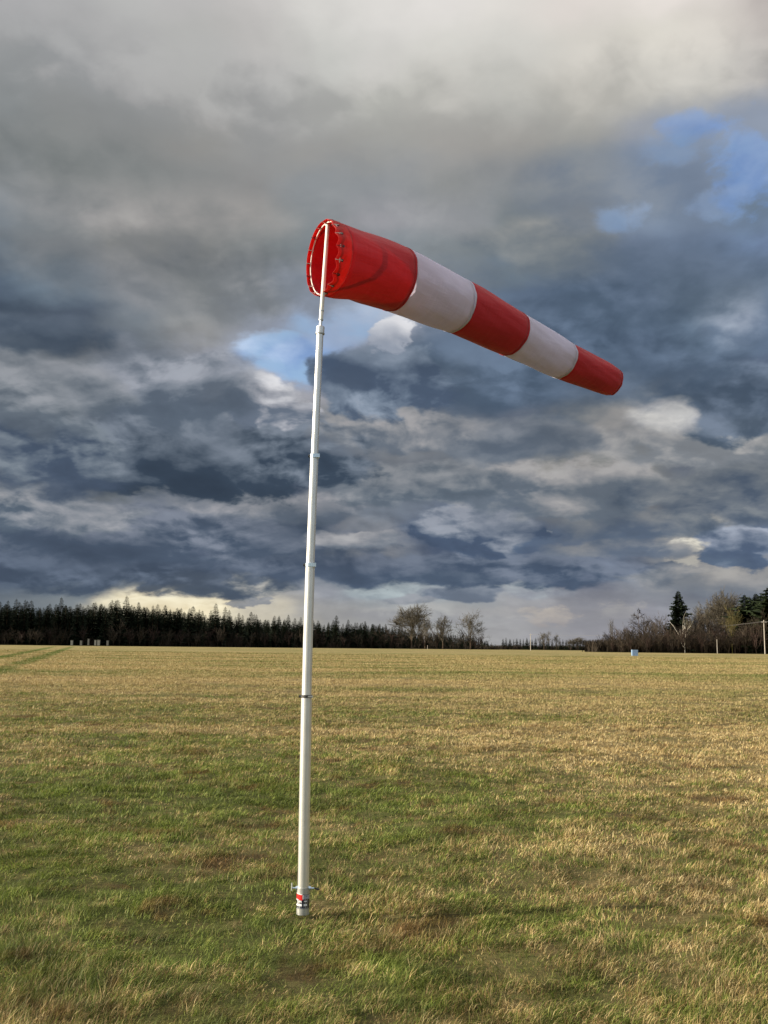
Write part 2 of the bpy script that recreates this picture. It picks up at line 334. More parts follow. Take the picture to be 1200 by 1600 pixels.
# ------------------------------------------------------------------ ground: one sheet to the horizon
def hgt(x, y):                    # tiny relief of the meadow
    d = np.hypot(x, y)
    k = np.clip(1 - d / 140, 0, 1)
    z = .045 * np.sin(x * .9 + 1.3 * np.sin(y * .37)) * np.sin(y * .8 + 1.1 * np.sin(x * .5))
    z = z + .022 * np.sin(x * 3.1 + 2 * np.sin(y * 1.3)) * np.sin(y * 2.7 + 1.7 * np.sin(x * 1.9))
    return z * k + rise(d)
def rise(d):                      # the field swells very gently towards the woods
    t = np.clip((d - 60) / 290, 0, 1); return .85 * t * t * (3 - 2 * t)
_d = ray(473, 1428); py_base = -EYE / _d[2] * _d[1]; px_base = -EYE / _d[2] * _d[0]
def field_group():
    g = bpy.data.node_groups.new('field_cover', 'ShaderNodeTree')
    g.interface.new_socket('Color', in_out='OUTPUT', socket_type='NodeSocketColor')
    g.interface.new_socket('Green', in_out='OUTPUT', socket_type='NodeSocketFloat')
    g.interface.new_socket('Bare', in_out='OUTPUT', socket_type='NodeSocketFloat')
    t = NT(g)
    pos = t.new('ShaderNodeNewGeometry').outputs['Position']
    x, y, z = t.xyz(pos)
    pos = t.cxyz(x, y, 0)
    n1 = t.noise(pos, .12, 3, .5, .4)
    n2 = t.noise(pos, .9, 4, .6, .6)
    n3 = t.noise(pos, 4.5, 3, .6)
    st = t.noise(t.vm('MULTIPLY', pos, (.018, .12, 1)), 1.0, 4, .6, .5)      # broad mown swathes across the field
    near = t.rng(y, 5.5, 18, .035, -.02, True)                                    # lusher grass around the mast
    left = t.m('MULTIPLY', t.rng(x, -3, 3.5, .10, -.04), t.rng(y, 30, 9, 0, 1))
    s = t.m('ADD', t.m('MULTIPLY', n1, .30), t.m('MULTIPLY', n2, .34))
    s = t.m('ADD', s, t.m('MULTIPLY', n3, .40)); s = t.m('ADD', s, t.m('MULTIPLY', st, .58))
    s = t.m('ADD', t.m('ADD', s, near), left)
    # two green wheel tracks leading away at the left
    for k_, (xa, xb) in enumerate(((-23.5, -96.), (-27.5, -101.))):
        lx = t.m('ADD', t.m('MULTIPLY', t.m('SUBTRACT', y, 62.), (xb - xa) / 250.), xa)
        dd = t.m('ABSOLUTE', t.m('SUBTRACT', x, lx))
        ok = t.m('MULTIPLY', t.rng(y, 40, 60, 0, 1), t.rng(y, 260, 330, 1, 0))
        s = t.m('ADD', s, t.m('MULTIPLY', t.m('MULTIPLY', t.rng(dd, .3, 1.3, .26, 0, True), ok), .55))
    green = t.rng(s, .69, 1.00, 0, 1, True)
    bare = t.rng(t.m('ADD', t.noise(pos, 1.3, 4, .65, .5), t.m('MULTIPLY', n3, .15)), .62, .74, 0, 1, True)
    straw = t.ramp(t.noise(pos, 9, 4, .7), [(.25, (.26, .195, .085)), (.5, (.37, .288, .130)), (.75, (.48, .38, .19))])
    grn = t.ramp(t.noise(pos, 7, 4, .7), [(.25, (.055, .085, .014)), (.5, (.085, .13, .022)), (.75, (.15, .19, .045))])
    cc = t.mix(green, straw, grn)
    cc = t.mix(t.m('MULTIPLY', bare, .7), cc, (.10, .055, .028, 1))
    go = t.new('NodeGroupOutput'); t.put(go.inputs[0], cc); t.put(go.inputs[1], green); t.put(go.inputs[2], bare)
    return g
FG = field_group()
def ground_mat():
    m = bpy.data.materials.new('meadow_soil_and_thatch'); m.use_nodes = True; t = NT(m.node_tree); b = t.n['Principled BSDF']
    g = t.new('ShaderNodeGroup'); g.node_tree = FG
    pos = t.new('ShaderNodeNewGeometry').outputs['Position']; x, y, z = t.xyz(pos)
    far = t.rng(y, 25, 75, 0, 1, True)
    soil = t.mix(.62, g.outputs[0], (.045, .034, .016, 1))
    fine = t.rng(t.noise(t.vm('MULTIPLY', pos, (1, .35, 1)), 3.5, 6, .7), .3, .7, .62, 1.38)
    cc = t.vm('SCALE', t.mix(far, soil, t.mix(.18, g.outputs[0], (.05, .04, .015, 1))), sc=fine)
    t.put(b.inputs['Base Color'], cc); b.inputs['Roughness'].default_value = .95; b.inputs['Specular IOR Level'].default_value = .1
    bn = t.new('ShaderNodeBump'); bn.inputs['Strength'].default_value = .9; bn.inputs['Distance'].default_value = .06
    t.put(bn.inputs['Height'], t.noise(pos, 6, 8, .7)); t.put(b.inputs['Normal'], bn.outputs[0])
    return m
rr = np.concatenate([np.linspace(0, 30, 121)[1:], np.geomspace(31, 9000, 60)])
na = 240
aa = np.linspace(0, 2 * np.pi, na, endpoint=False)
X = rr[:, None] * np.sin(aa); Y = rr[:, None] * np.cos(aa)
V = np.stack([X, Y, hgt(X, Y)], -1).reshape(-1, 3); V = np.vstack([V, [[0, 0, hgt(0., 0.)]]])
i, j = np.meshgrid(np.arange(len(rr) - 1), np.arange(na), indexing='ij')
Q = np.stack([i * na + j, i * na + (j + 1) % na, (i + 1) * na + (j + 1) % na, (i + 1) * na + j], -1).reshape(-1, 4)[:, ::-1]
T3 = np.stack([np.full(na, len(V) - 1), (np.arange(na) + 1) % na, np.arange(na)], -1)
loops = np.concatenate([Q.ravel(), T3.ravel()]); tots = np.concatenate([np.full(len(Q), 4), np.full(len(T3), 3)])
gr = fastmesh('ground', V, None, ground_mat(), smooth=True, loops=loops, totals=tots)
tag(gr, 'wide flat winter meadow reaching to the forest edge', 'field', kind='structure')

# ------------------------------------------------------------------ grass blades (one object, nobody could count them)
def grass_mat():
    m = bpy.data.materials.new('grass_blades'); m.use_nodes = True; t = NT(m.node_tree); b = t.n['Principled BSDF']; out = t.n['Material Output']
    g = t.new('ShaderNodeGroup'); g.node_tree = FG
    rnd = t.new('ShaderNodeAttribute', attribute_name='blade').outputs['Fac']
    pos = t.new('ShaderNodeNewGeometry').outputs['Position']
    gsel = t.m('ADD', t.m('MULTIPLY', g.outputs[1], .62), t.m('MULTIPLY', t.m('FRACT', t.m('MULTIPLY', rnd, 7.13)), .55))
    isg = t.rng(gsel, .50, .62, 0, 1)
    straw = t.ramp(t.m('FRACT', t.m('MULTIPLY', rnd, 3.7)), [(0, (.17, .105, .042)), (.3, (.36, .260, .108)), (.65, (.50, .385, .18)), (.95, (.66, .55, .31))])
    grn = t.ramp(t.m('FRACT', t.m('MULTIPLY', rnd, 5.3)), [(0, (.060, .085, .016)), (.5, (.125, .170, .027)), (.85, (.19, .225, .045)), (1, (.28, .29, .09))])
    cc = t.mix(isg, straw, grn)
    cc = t.mix(t.m('MULTIPLY', g.outputs[2], .70), cc, (.15, .075, .030, 1))
    cc = t.vm('SCALE', cc, sc=t.new('ShaderNodeAttribute', attribute_name='tone').outputs['Fac'])
    cc = t.mix(t.rng(t.xyz(pos)[1], 10, 45, 0, .85, True), cc, g.outputs[0])
    t.put(b.inputs['Base Color'], cc); b.inputs['Roughness'].default_value = .6; b.inputs['Specular IOR Level'].default_value = .25
    tr = t.new('ShaderNodeBsdfTranslucent'); t.put(tr.inputs[0], cc)
    mx = t.new('ShaderNodeMixShader'); mx.inputs[0].default_value = .3
    t.l.new(b.outputs[0], mx.inputs[1]); t.l.new(tr.outputs[0], mx.inputs[2]); t.l.new(mx.outputs[0], out.inputs[0])
    return m
def vnoise(x, y, s, seed):        # smooth value noise
    r = np.random.default_rng(seed); G = r.random((256, 256))
    x = x / s + 500; y = y / s + 500
    xi = np.floor(x).astype(int); yi = np.floor(y).astype(int); fx = x - xi; fy = y - yi
    fx = fx * fx * (3 - 2 * fx); fy = fy * fy * (3 - 2 * fy)
    g = lambda a, b: G[a & 255, b & 255]
    return (g(xi, yi) * (1 - fx) + g(xi + 1, yi) * fx) * (1 - fy) + (g(xi, yi + 1) * (1 - fx) + g(xi + 1, yi + 1) * fx) * fy
def grass(N):
    d = 3.9 * np.exp(rng.random(N) * math.log(190 / 3.9)); q = (rng.random(N) * 2 - 1)
    x = q * (.44 * d + 1.4); y = d
    # gather blades into tufts
    tu = vnoise(x, y, .16, 1) * .6 + vnoise(x, y, .45, 2) * .4
    keep = rng.random(N) < np.clip((tu - .22) * 2.4, .22, 1)
    pd = np.hypot((x - px_base) / .09, (y - py_base + .07) / .15); keep &= (pd > 1) | (rng.random(N) < .12)
    x, y, d, tu = x[keep], y[keep], d[keep], tu[keep]; n = len(x)
    tone = .36 + .80 * vnoise(x, y, .12, 8) + .50 * vnoise(x, y, .38, 9)
    rnd = rng.random(n)
    L = (.026 + .050 * rng.random(n) ** 1.3) * (.5 + .95 * tu) * (1 + .012 * np.clip(d - 10, 0, 60))
    L *= np.where(rng.random(n) < .02, 1.7, 1)
    W = np.maximum(.0019, .00056 * d) * (.7 + .7 * rng.random(n))
    # direction: wind has combed it to the right, tufts vary
    base = (vnoise(x, y, .7, 3) - .5) * 3.4 + (vnoise(x, y, .22, 4) - .5) * 2.4
    az_ = base + rng.normal(0, 1.0, n)
    bend = np.clip(.78 + .6 * vnoise(x, y, .5, 5) + rng.normal(0, .38, n), .05, 1.45)
    hx, hy = np.cos(az_), np.sin(az_)
    z0 = hgt(x, y) - .004
    wa_ = rng.random(n) * np.pi; wx_, wy_ = np.cos(wa_) * W / 2, np.sin(wa_) * W / 2
    t1, t2 = bend * .55, bend * 1.25
    p1 = np.stack([x + hx * L * .5 * np.sin(t1), y + hy * L * .5 * np.sin(t1), z0 + L * .5 * np.cos(t1)], -1)
    p2 = p1 + np.stack([hx * L * .55 * np.sin(t2), hy * L * .55 * np.sin(t2), L * .55 * np.cos(t2)], -1)
    w3 = np.stack([wx_, wy_, wx_ * 0], -1); p0 = np.stack([x, y, z0], -1)
    V = np.stack([p0 - w3, p0 + w3, p1 + w3 * .8, p1 - w3 * .8, p2], 1).reshape(-1, 3)
    b = np.arange(n)[:, None] * 5
    loops = (b + np.array([[0, 1, 2, 3, 3, 2, 4]])).ravel(); tots = np.tile([4, 3], n)
    o = fastmesh('grass', V, None, grass_mat(), loops=loops, totals=tots)
    at_ = o.data.attributes.new('blade', 'FLOAT', 'POINT'); at_.data.foreach_set('value', np.repeat(rnd, 5).astype(np.float32))
    at2 = o.data.attributes.new('tone', 'FLOAT', 'POINT'); at2.data.foreach_set('value', np.repeat(tone, 5).astype(np.float32))
    tag(o, 'short matted winter grass, straw and green, covering the meadow', 'grass', kind='stuff')
grass(1900000)

# ------------------------------------------------------------------ the mast
Y0 = py_base
def mp(x, y):                     # a point of the wind-bent mast seen at a photo pixel; it leans away a little as it leans right
    p = at(x, y, Y0); return at(x, y, Y0 + .5 * max(0, p[0] - px_base))
base = at(473, 1428, Y0); base[2] = hgt(base[0], base[1]) if False else 0
mast = empty('telescopic_pole', (base[0], base[1], 0))
tag(mast, 'silver telescopic pole of stepped tubes, bent slightly by the wind, planted in the grass', 'pole')
def build_on(g, name, m, root, smooth=True):
    o = g.build(name, m, root, smooth); bx_ = Vector(root.location)
    o.data.transform(Matrix.Translation(-bx_)); return o
axis = [(472.8, 1460), (473, 1428), (474, 1390), (476.2, 1240), (479, 1087), (481.5, 985), (484.8, 882), (488, 797), (491.3, 712), (496, 610), (500.2, 519), (501.5, 500), (506.5, 430), (512.3, 352)]
AP = np.array([mp(*a) for a in axis]); AP[0] = AP[1] - [0, 0, .15]; 
ay = np.array([a[1] for a in axis], float)
from bisect import bisect
def mast_at(y):                   # smooth interpolation along the measured axis
    yy = ay[::-1]; return np.array([np.interp(y, yy, AP[::-1, k]) for k in range(3)])
def mtube(ya, yb, ra, rb, name, m, n=24, steps=8):
    g = Geo(); ys = np.linspace(ya, yb, steps); g.tube([mast_at(q) for q in ys], list(np.linspace(ra, rb, steps)), n)
    return build_on(g, name, m, mast)
# ground socket tube
mtube(1428, 1386, .0385, .0385, 'socket_tube', GALV)
mtube(1391, 1090, .0345, .0335, 'tube_section', ALU)
mtube(1094, 884, .0305, .0300, 'tube_section', ALU)
mtube(888, 714, .0272, .0262, 'tube_section', ALU)
mtube(718, 521, .0236, .0226, 'tube_section', ALU)
mtube(526, 488, .0095, .0095, 'inner_rod', ALU)
def ring(y, r, h, m, name):
    g = Geo(); p = mast_at(y); q = mast_at(y - 12); t_ = (q - p) / np.linalg.norm(q - p)
    g.tube([p - t_ * h / 2, p - t_ * h * .42, p + t_ * h * .42, p + t_ * h / 2], [r - .002, r, r, r - .002], 28)
    o = build_on(g, name, m, mast, False); return o, p, t_
for y, r in ((1088, .0365), (883, .0325), (713, .0290)):
    o, p, t_ = ring(y, r, .026 if y < 1000 else .018, CLAMP if y < 1000 else DARKM, 'clamp_collar')
    g = Geo(); g.box(p + np.array([r * .72, -r * .75, 0]), .030, .022, .024 if y < 1000 else .010)
    b1 = build_on(g, 'clamp_plate', CLAMP if y < 1000 else GALV, mast, False)
    g = Geo(); g.tube([p + np.array([-r - .010, -.004, 0]), p + np.array([-r + .004, -.004, 0])], .009, 10)
    build_on(g, 'clamp_bolt', DARKM, mast, False)
o, p, t_ = ring(516, .0275, .048, ALU, 'top_collar'); ring(521.5, .0300, .008, GALV, 'collar_ring')
# wing screws at the foot
for sx in (-1, 1):
    p = mast_at(1387.5)
    g = Geo(); g.tube([p + np.array([sx * .032, -.004, 0]), p + np.array([sx * .046, -.004, 0]), p + np.array([sx * .047, -.004, 0]), p + np.array([sx * .066, -.005, 0])], [.013, .012, .0055, .0055], 12)
    s_ = build_on(g, 'clamp_screw', CLAMP, mast)
    g = Geo(); c_ = p + np.array([sx * .070, -.005, 0])
    if sx < 0: g.tube([c_ + np.array([0, 0, -.016]), c_ + np.array([0, 0, .030])], .0042, 8)
    else: g.tube([c_, c_ + np.array([.026, -.012, -.004])], .0055, 8)
    build_on(g, 'screw_handle', DARKM if sx > 0 else GALV, mast)
# sticker wrapped round the socket tube: red field, white rules, navy block with white marks
def patch(a0, a1, y0, y1, r, m, name, slant=0, n=10):
    g = Geo(); V = []; F = []
    for k_ in range(n + 1):
        a = R(a0 + (a1 - a0) * k_ / n)
        for q, yy in enumerate((y0, y1)):
            c_ = mast_at(yy + slant * k_ / n)
            V.append(c_ + np.array([math.sin(a) * r, -math.cos(a) * r, 0]))
    for k_ in range(n): F.append((k_ * 2, k_ * 2 + 2, k_ * 2 + 3, k_ * 2 + 1))
    g.add(V, F); return build_on(g, name, m, mast)
lab = patch(-95, 95, 1395.5, 1417.8, .0388, NAVY, 'sticker')
def mark(*a, **k_):
    o = patch(*a, **k_); o.parent = lab; return o
mark(-92, -2, 1394.5, 1403.2, .0391, STRED, 'red_panel', slant=1.6)
mark(-92, -4, 1393.6, 1394.6, .0393, STWH, 'white_rule', slant=1.6)
mark(-92, -45, 1402.4, 1404.2, .0394, STWH, 'white_rule', slant=1.4)
mark(-52, -42, 1403.5, 1413.5, .0392, STWH, 'white_mark')
mark(-92, -52, 1411, 1413.5, .0392, STWH, 'white_mark')
mark(0, 8, 1396.3, 1402.8, .0392, STWH, 'white_mark')
mark(11, 80, 1396.3, 1402.8, .0391, mat('grey_sticker', (.30, .33, .38), .35, 0, .6, 140), 'grey_panel')
mark(-36, -10, 1405.2, 1406.4, .0392, STWH, 'white_mark')
mark(-36, -29, 1406.4, 1408.6, .0392, STWH, 'white_mark'); mark(-17, -10, 1406.4, 1408.6, .0392, STWH, 'white_mark')
mark(-38, -6, 1410.4, 1413.6, .0392, STWH, 'white_mark')
mark(12, 40, 1405.3, 1406.8, .0392, STWH, 'white_mark')
mark(10, 42, 1410.4, 1413.4, .0392, STWH, 'white_mark')
mark(-60, 60, 1416.4, 1416.9, .0392, MATS['grey_sticker'], 'grey_rule')

# ------------------------------------------------------------------ the windsock
AZ = .885
Mc = at(511, 404, Y0 + .075)
segL = .597; pits = [.010, -.100, -.137, -.160, -.110]; lens = [1, 1, 1, 1, 1.09]
radii = [.243, .231, .204, .181, .156, .129]
st = [Mc]; 
for L_, q in zip(lens, pits):
    st.append(st[-1] + segL * L_ * np.array([math.sin(AZ) * math.cos(q), math.cos(AZ) * math.cos(q), math.sin(q)]))
st = np.array(st)
sock = empty('windsock', Mc)
tag(sock, 'red and white striped windsock streaming to the right from the pole top', 'windsock')
def cat(P, t):                    # Catmull-Rom through the stations
    P = np.vstack([2 * P[0] - P[1], P, 2 * P[-1] - P[-2]]); i = min(int(t), len(P) - 4); f = t - i
    a, b, c_, d = P[i], P[i + 1], P[i + 2], P[i + 3]
    return .5 * ((2 * b) + (-a + c_) * f + (2 * a - 5 * b + 4 * c_ - d) * f * f + (-a + 3 * b - 3 * c_ + d) * f ** 3)
def frame(t):
    p = cat(st, t); q = cat(st, min(t + .05, 5)) - cat(st, max(t - .05, 0)); q /= np.linalg.norm(q)
    u = np.cross(q, [0, 0, 1.]); u /= np.linalg.norm(u); v = np.cross(u, q); return p, q, u, v
rad_of = lambda t: float(np.interp(t, range(6), radii))
NS = 96
def srad(t, a):                   # fabric radius with seams pulled in and gentle sag / folds
    r = rad_of(t)
    f = abs(t - round(t)); 
    r *= 1 + .012 * min(1, f * 5) - .006
    r += .0028 * math.sin(3 * a + 5 * t) + .0018 * math.sin(7 * a - 3 * t + 1) + .0012 * math.sin(13 * a + 9 * t)
    r += .004 * math.exp(-t * 4) * math.sin(11 * a + 2)          # gathers behind the laced rim
    r -= .018 * math.exp(-((t - .42) / .16) ** 2) * math.exp(-((math.sin((a - 4.3) / 2)) / .22) ** 2)  # dent low on the first band
    r -= .014 * min(1, max(0, (t - 4.8) / .2)) ** 2.5
    return r
def shell(t0, t1, name, m, nst=14, dr=.0):
    V = []; F = []
    for i in range(nst + 1):
        t = t0 + (t1 - t0) * i / nst; p, q, u, v = frame(t)
        for j in range(NS):
            a = 2 * math.pi * j / NS; r = srad(t, a) + dr
            V.append(p + r * (math.cos(a) * u + math.sin(a) * v))
    for i in range(nst):
        for j in range(NS): F.append((i * NS + j, i * NS + (j + 1) % NS, (i + 1) * NS + (j + 1) % NS, (i + 1) * NS + j))
    g = Geo(); g.add(V, F); o = g.build(name, m, sock, True)
    # object space with its z axis along the sock, so the weave and folds follow it
    p, q, u, v = frame((t0 + t1) / 2)
    Mx = Matrix(((u[0], v[0], q[0]), (u[1], v[1], q[1]), (u[2], v[2], q[2]))).to_4x4(); Mx.translation = Vector(p)
    o.data.transform(Mx.inverted()); o.matrix_local = Matrix.Translation(-Vector(Mc)) @ Mx
    sm = o.modifiers.new('thickness', 'SOLIDIFY'); sm.thickness = .0015
    return o
for k_ in range(5):
    t0 = .045 if k_ == 0 else k_
    o = shell(t0, k_ + 1, 'red_band' if k_ % 2 == 0 else 'white_band', RED if k_ % 2 == 0 else WHITE)
    o['label'] = 'bright red fabric band' if k_ % 2 == 0 else 'white fabric band'
    if k_ < 4:                    # narrow seam where two bands are sewn together
        shell(k_ + .985, k_ + 1.015, 'seam', WHITE if k_ % 2 else RED, 2, .0022)
shell(4.965, 5.0, 'tail_hem', RED, 2, .003)
# hoop of steel rod wrapped by the white cord; it stands a little askew of the sock's axis
HR = .238; HA_ = AZ + .20
p = at(508.0, 404, Y0 + .045); q = np.array([math.sin(HA_) * math.cos(.03), math.cos(HA_) * math.cos(.03), .03])
u = np.cross(q, [0, 0, 1.]); u /= np.linalg.norm(u); v = np.cross(u, q)
g = Geo(); g.tube([p + HR * (math.cos(a) * u + math.sin(a) * v) for a in np.linspace(0, 2 * math.pi, 97)[:-1]], .0040, 10, closed=True)
def onsock(g, name, m, smooth=True):
    o = g.build(name, m, sock, smooth); o.data.transform(Matrix.Translation(-Vector(Mc))); return o
onsock(g, 'hoop', ROPE)
# scalloped hem with eyelets, drawn towards the hoop by the lacing
NE = 17
def hem_pt(a, s_):                # s_ 0 = where it meets the band, 1 = free edge near the hoop
    sc = abs(math.sin(a * NE / 2)); jit = .5 + .5 * math.sin(a * 5.3 + 1) * math.sin(a * 2.1)
    p0, q0, u0, v0 = frame(.055); A = p0 + (rad_of(.055) + .002) * (math.cos(a) * u0 + math.sin(a) * v0)
    B = p - q * .030 + (HR + .007) * (math.cos(a) * u + math.sin(a) * v)
    n_ = math.cos(a) * u + math.sin(a) * v
    e_ = 1 - .10 * sc ** 1.5 * (.4 + jit)
    P = A + (B - A) * s_ * e_
    return P + n_ * (.008 * math.sin(math.pi * s_) * (.3 + jit) + s_ * sc * .014 * jit - .004 * s_ * (1 - sc))
V = []; F = []; nr = 8; NH = NE * 12
for i in range(nr + 1):
    for j in range(NH): V.append(hem_pt(2 * math.pi * j / NH, i / nr))
for i in range(nr):
    for j in range(NH): F.append((i * NH + j, i * NH + (j + 1) % NH, (i + 1) * NH + (j + 1) % NH, (i + 1) * NH + j))
g = Geo(); g.add(V, F); hem = onsock(g, 'scalloped_hem', HEM)
sm = hem.modifiers.new('thickness', 'SOLIDIFY'); sm.thickness = .0015
for e in range(NE):
    a = 2 * math.pi * e / NE; n_ = math.cos(a) * u + math.sin(a) * v; tan = -math.sin(a) * u + math.cos(a) * v
    c_ = hem_pt(a, .62) + n_ * .0025; al = hem_pt(a, 1) - hem_pt(a, .4); al /= np.linalg.norm(al)
    g = Geo(); g.tube([c_ + .0080 * (math.cos(b) * tan + math.sin(b) * al) for b in np.linspace(0, 2 * math.pi, 13)[:-1]], .0020, 6, closed=True)
    g.tube([c_ - n_ * .001, c_ + n_ * .0010], .0075, 10)
    onsock(g, 'eyelet', DARKM)
    g = Geo(); h1 = hem_pt(a, 1) + n_ * .002 - q * .003; h0 = p + (HR - .002) * n_ - q * .0085; h2 = p + (HR - .007) * n_ + q * .002
    g.tube([c_ + n_ * .003, (c_ + h1) / 2 + n_ * .003, h1, h0, h2, (h2 + c_) / 2 - n_ * .003, c_ - n_ * .004], .0020, 6)
    onsock(g, 'lacing', ROPE if e % 3 else mat('red_cord', (.36, .03, .03), .8))
# swivel sleeve that carries the hoop, its lower and upper end caps and clips
g = Geo(); ys = np.linspace(500, 351, 9)
g.tube([mast_at(y) for y in ys], [.0135] * 9, 20); onsock(g, 'swivel_sleeve', SLEEVE)
for y in (486, 500): 
    g = Geo(); pq = mast_at(y); g.tube([pq - np.array([0, 0, .004]), pq + np.array([0, 0, .004])], .0150, 20); onsock(g, 'sleeve_ring', GALV)
for y, sgn in ((461, -1), (352, 1)):
    pq = mast_at(y); e_ = p + sgn * HR * v; g = Geo(); g.tube([pq, (pq + e_) / 2, e_], [.011, .009, .007], 12); onsock(g, 'hoop_bracket', SLEEVE)
g = Geo(); pq = mast_at(351); g.tube([pq, pq + np.array([0, 0, .006]), pq + np.array([0, 0, .011])], [.0135, .012, .004], 16); onsock(g, 'sleeve_cap', SLEEVE)

# ------------------------------------------------------------------ trees
def treemat(name, c, var=.3, sc=.6):
    return mat(name, c, .85, 0, var, sc, spec=.15)
NEEDLE = treemat('spruce_needles', (.010, .016, .008), .45)
NEEDLE2 = treemat('pine_needles', (.020, .030, .012), .4)
BARK = treemat('brown_bark', (.085, .060, .042))
TWIG = treemat('bare_twigs', (.058, .045, .032))
TWIGG = treemat('grey_twigs', (.085, .074, .054))
TWIGD = treemat('dark_twigs', (.028, .022, .016))
TWIGR = treemat('reddish_twigs', (.045, .029, .024))
BIRCH = treemat('white_birch_bark', (.58, .54, .46), .2, 1.2)
MOSS = treemat('mossy_bark', (.17, .15, .045), .25)

def spruce_mesh(name, seed, H=20., Rm=2.9, base=.06, dens=1.0, rag=.25, m=NEEDLE, lev=.42):
    r = np.random.default_rng(seed); V = []; F = []
    z = H * base; prof = [1 + rag * r.normal() * .5 for _ in range(400)]; k_ = 0
    while z < H * .985:
        f = (z / H - base) / (1 - base); Rz = Rm * (1 - f) ** .72 * min(1, .6 + f * 4) * max(.6, prof[k_]) + .15; k_ += 1
        nb = max(4, int((5 + 7 * (1 - f)) * dens)); a0 = r.random() * 6.28
        for b in range(nb):
            a = a0 + 6.283 * b / nb + r.normal() * .18; L = Rz * (.72 + .45 * r.random()); up = .25 * f - .28 + r.normal() * .08
            d = np.array([math.cos(a), math.sin(a), 0]); s_ = np.array([-math.sin(a), math.cos(a), 0])
            o = np.array([0, 0, z]); w_ = L * (.20 + .1 * r.random())
            i0 = len(V)
            mid = o + d * L * .55 + np.array([0, 0, up * L * .55]); tip = o + d * L + np.array([0, 0, up * L + .10 * L])
            V += [o, mid + s_ * w_ - [0, 0, .08 * L], tip, mid - s_ * w_ - [0, 0, .08 * L], mid + [0, 0, .05 * L]]
            F += [(i0, i0 + 1, i0 + 4), (i0 + 4, i0 + 1, i0 + 2), (i0, i0 + 4, i0 + 3), (i0 + 4, i0 + 2, i0 + 3)]
            for h_ in range(3):          # hanging side twigs
                q_ = o + (tip - o) * (.35 + .27 * h_) + s_ * r.normal() * w_ * .5; hl = (.30 + .25 * r.random()) * (.5 + .5 * (1 - f)) * Rm * .28
                i1 = len(V); V += [q_ - d * .16 * L, q_ + d * .16 * L + s_ * .05, q_ + d * .05 * L - [0, 0, hl]]; F.append((i1, i1 + 1, i1 + 2))
        z += lev * (1.15 - .55 * f) * (.8 + .4 * r.random())
    i0 = len(V); V += [np.array([.10, 0, H * .96]), np.array([-.10, .05, H * .96]), np.array([0, 0, H * 1.015]), np.array([0, -.1, H * .96])]
    F += [(i0, i0 + 1, i0 + 2), (i0 + 1, i0 + 3, i0 + 2), (i0 + 3, i0, i0 + 2)]
    me = bpy.data.meshes.new(name); me.from_pydata([tuple(map(float, v_)) for v_ in V], [], F); me.materials.append(m)
    g = Geo(); g.tube([(0, 0, -.6), (0, 0, H * .5), (0, 0, H * .97)], [H * .013, H * .008, .03], 7)
    mt = bpy.data.meshes.new('trunk'); mt.from_pydata([tuple(map(float, v_)) for v_ in g.V], [], g.F); mt.materials.append(BARK)
    return me, mt, H

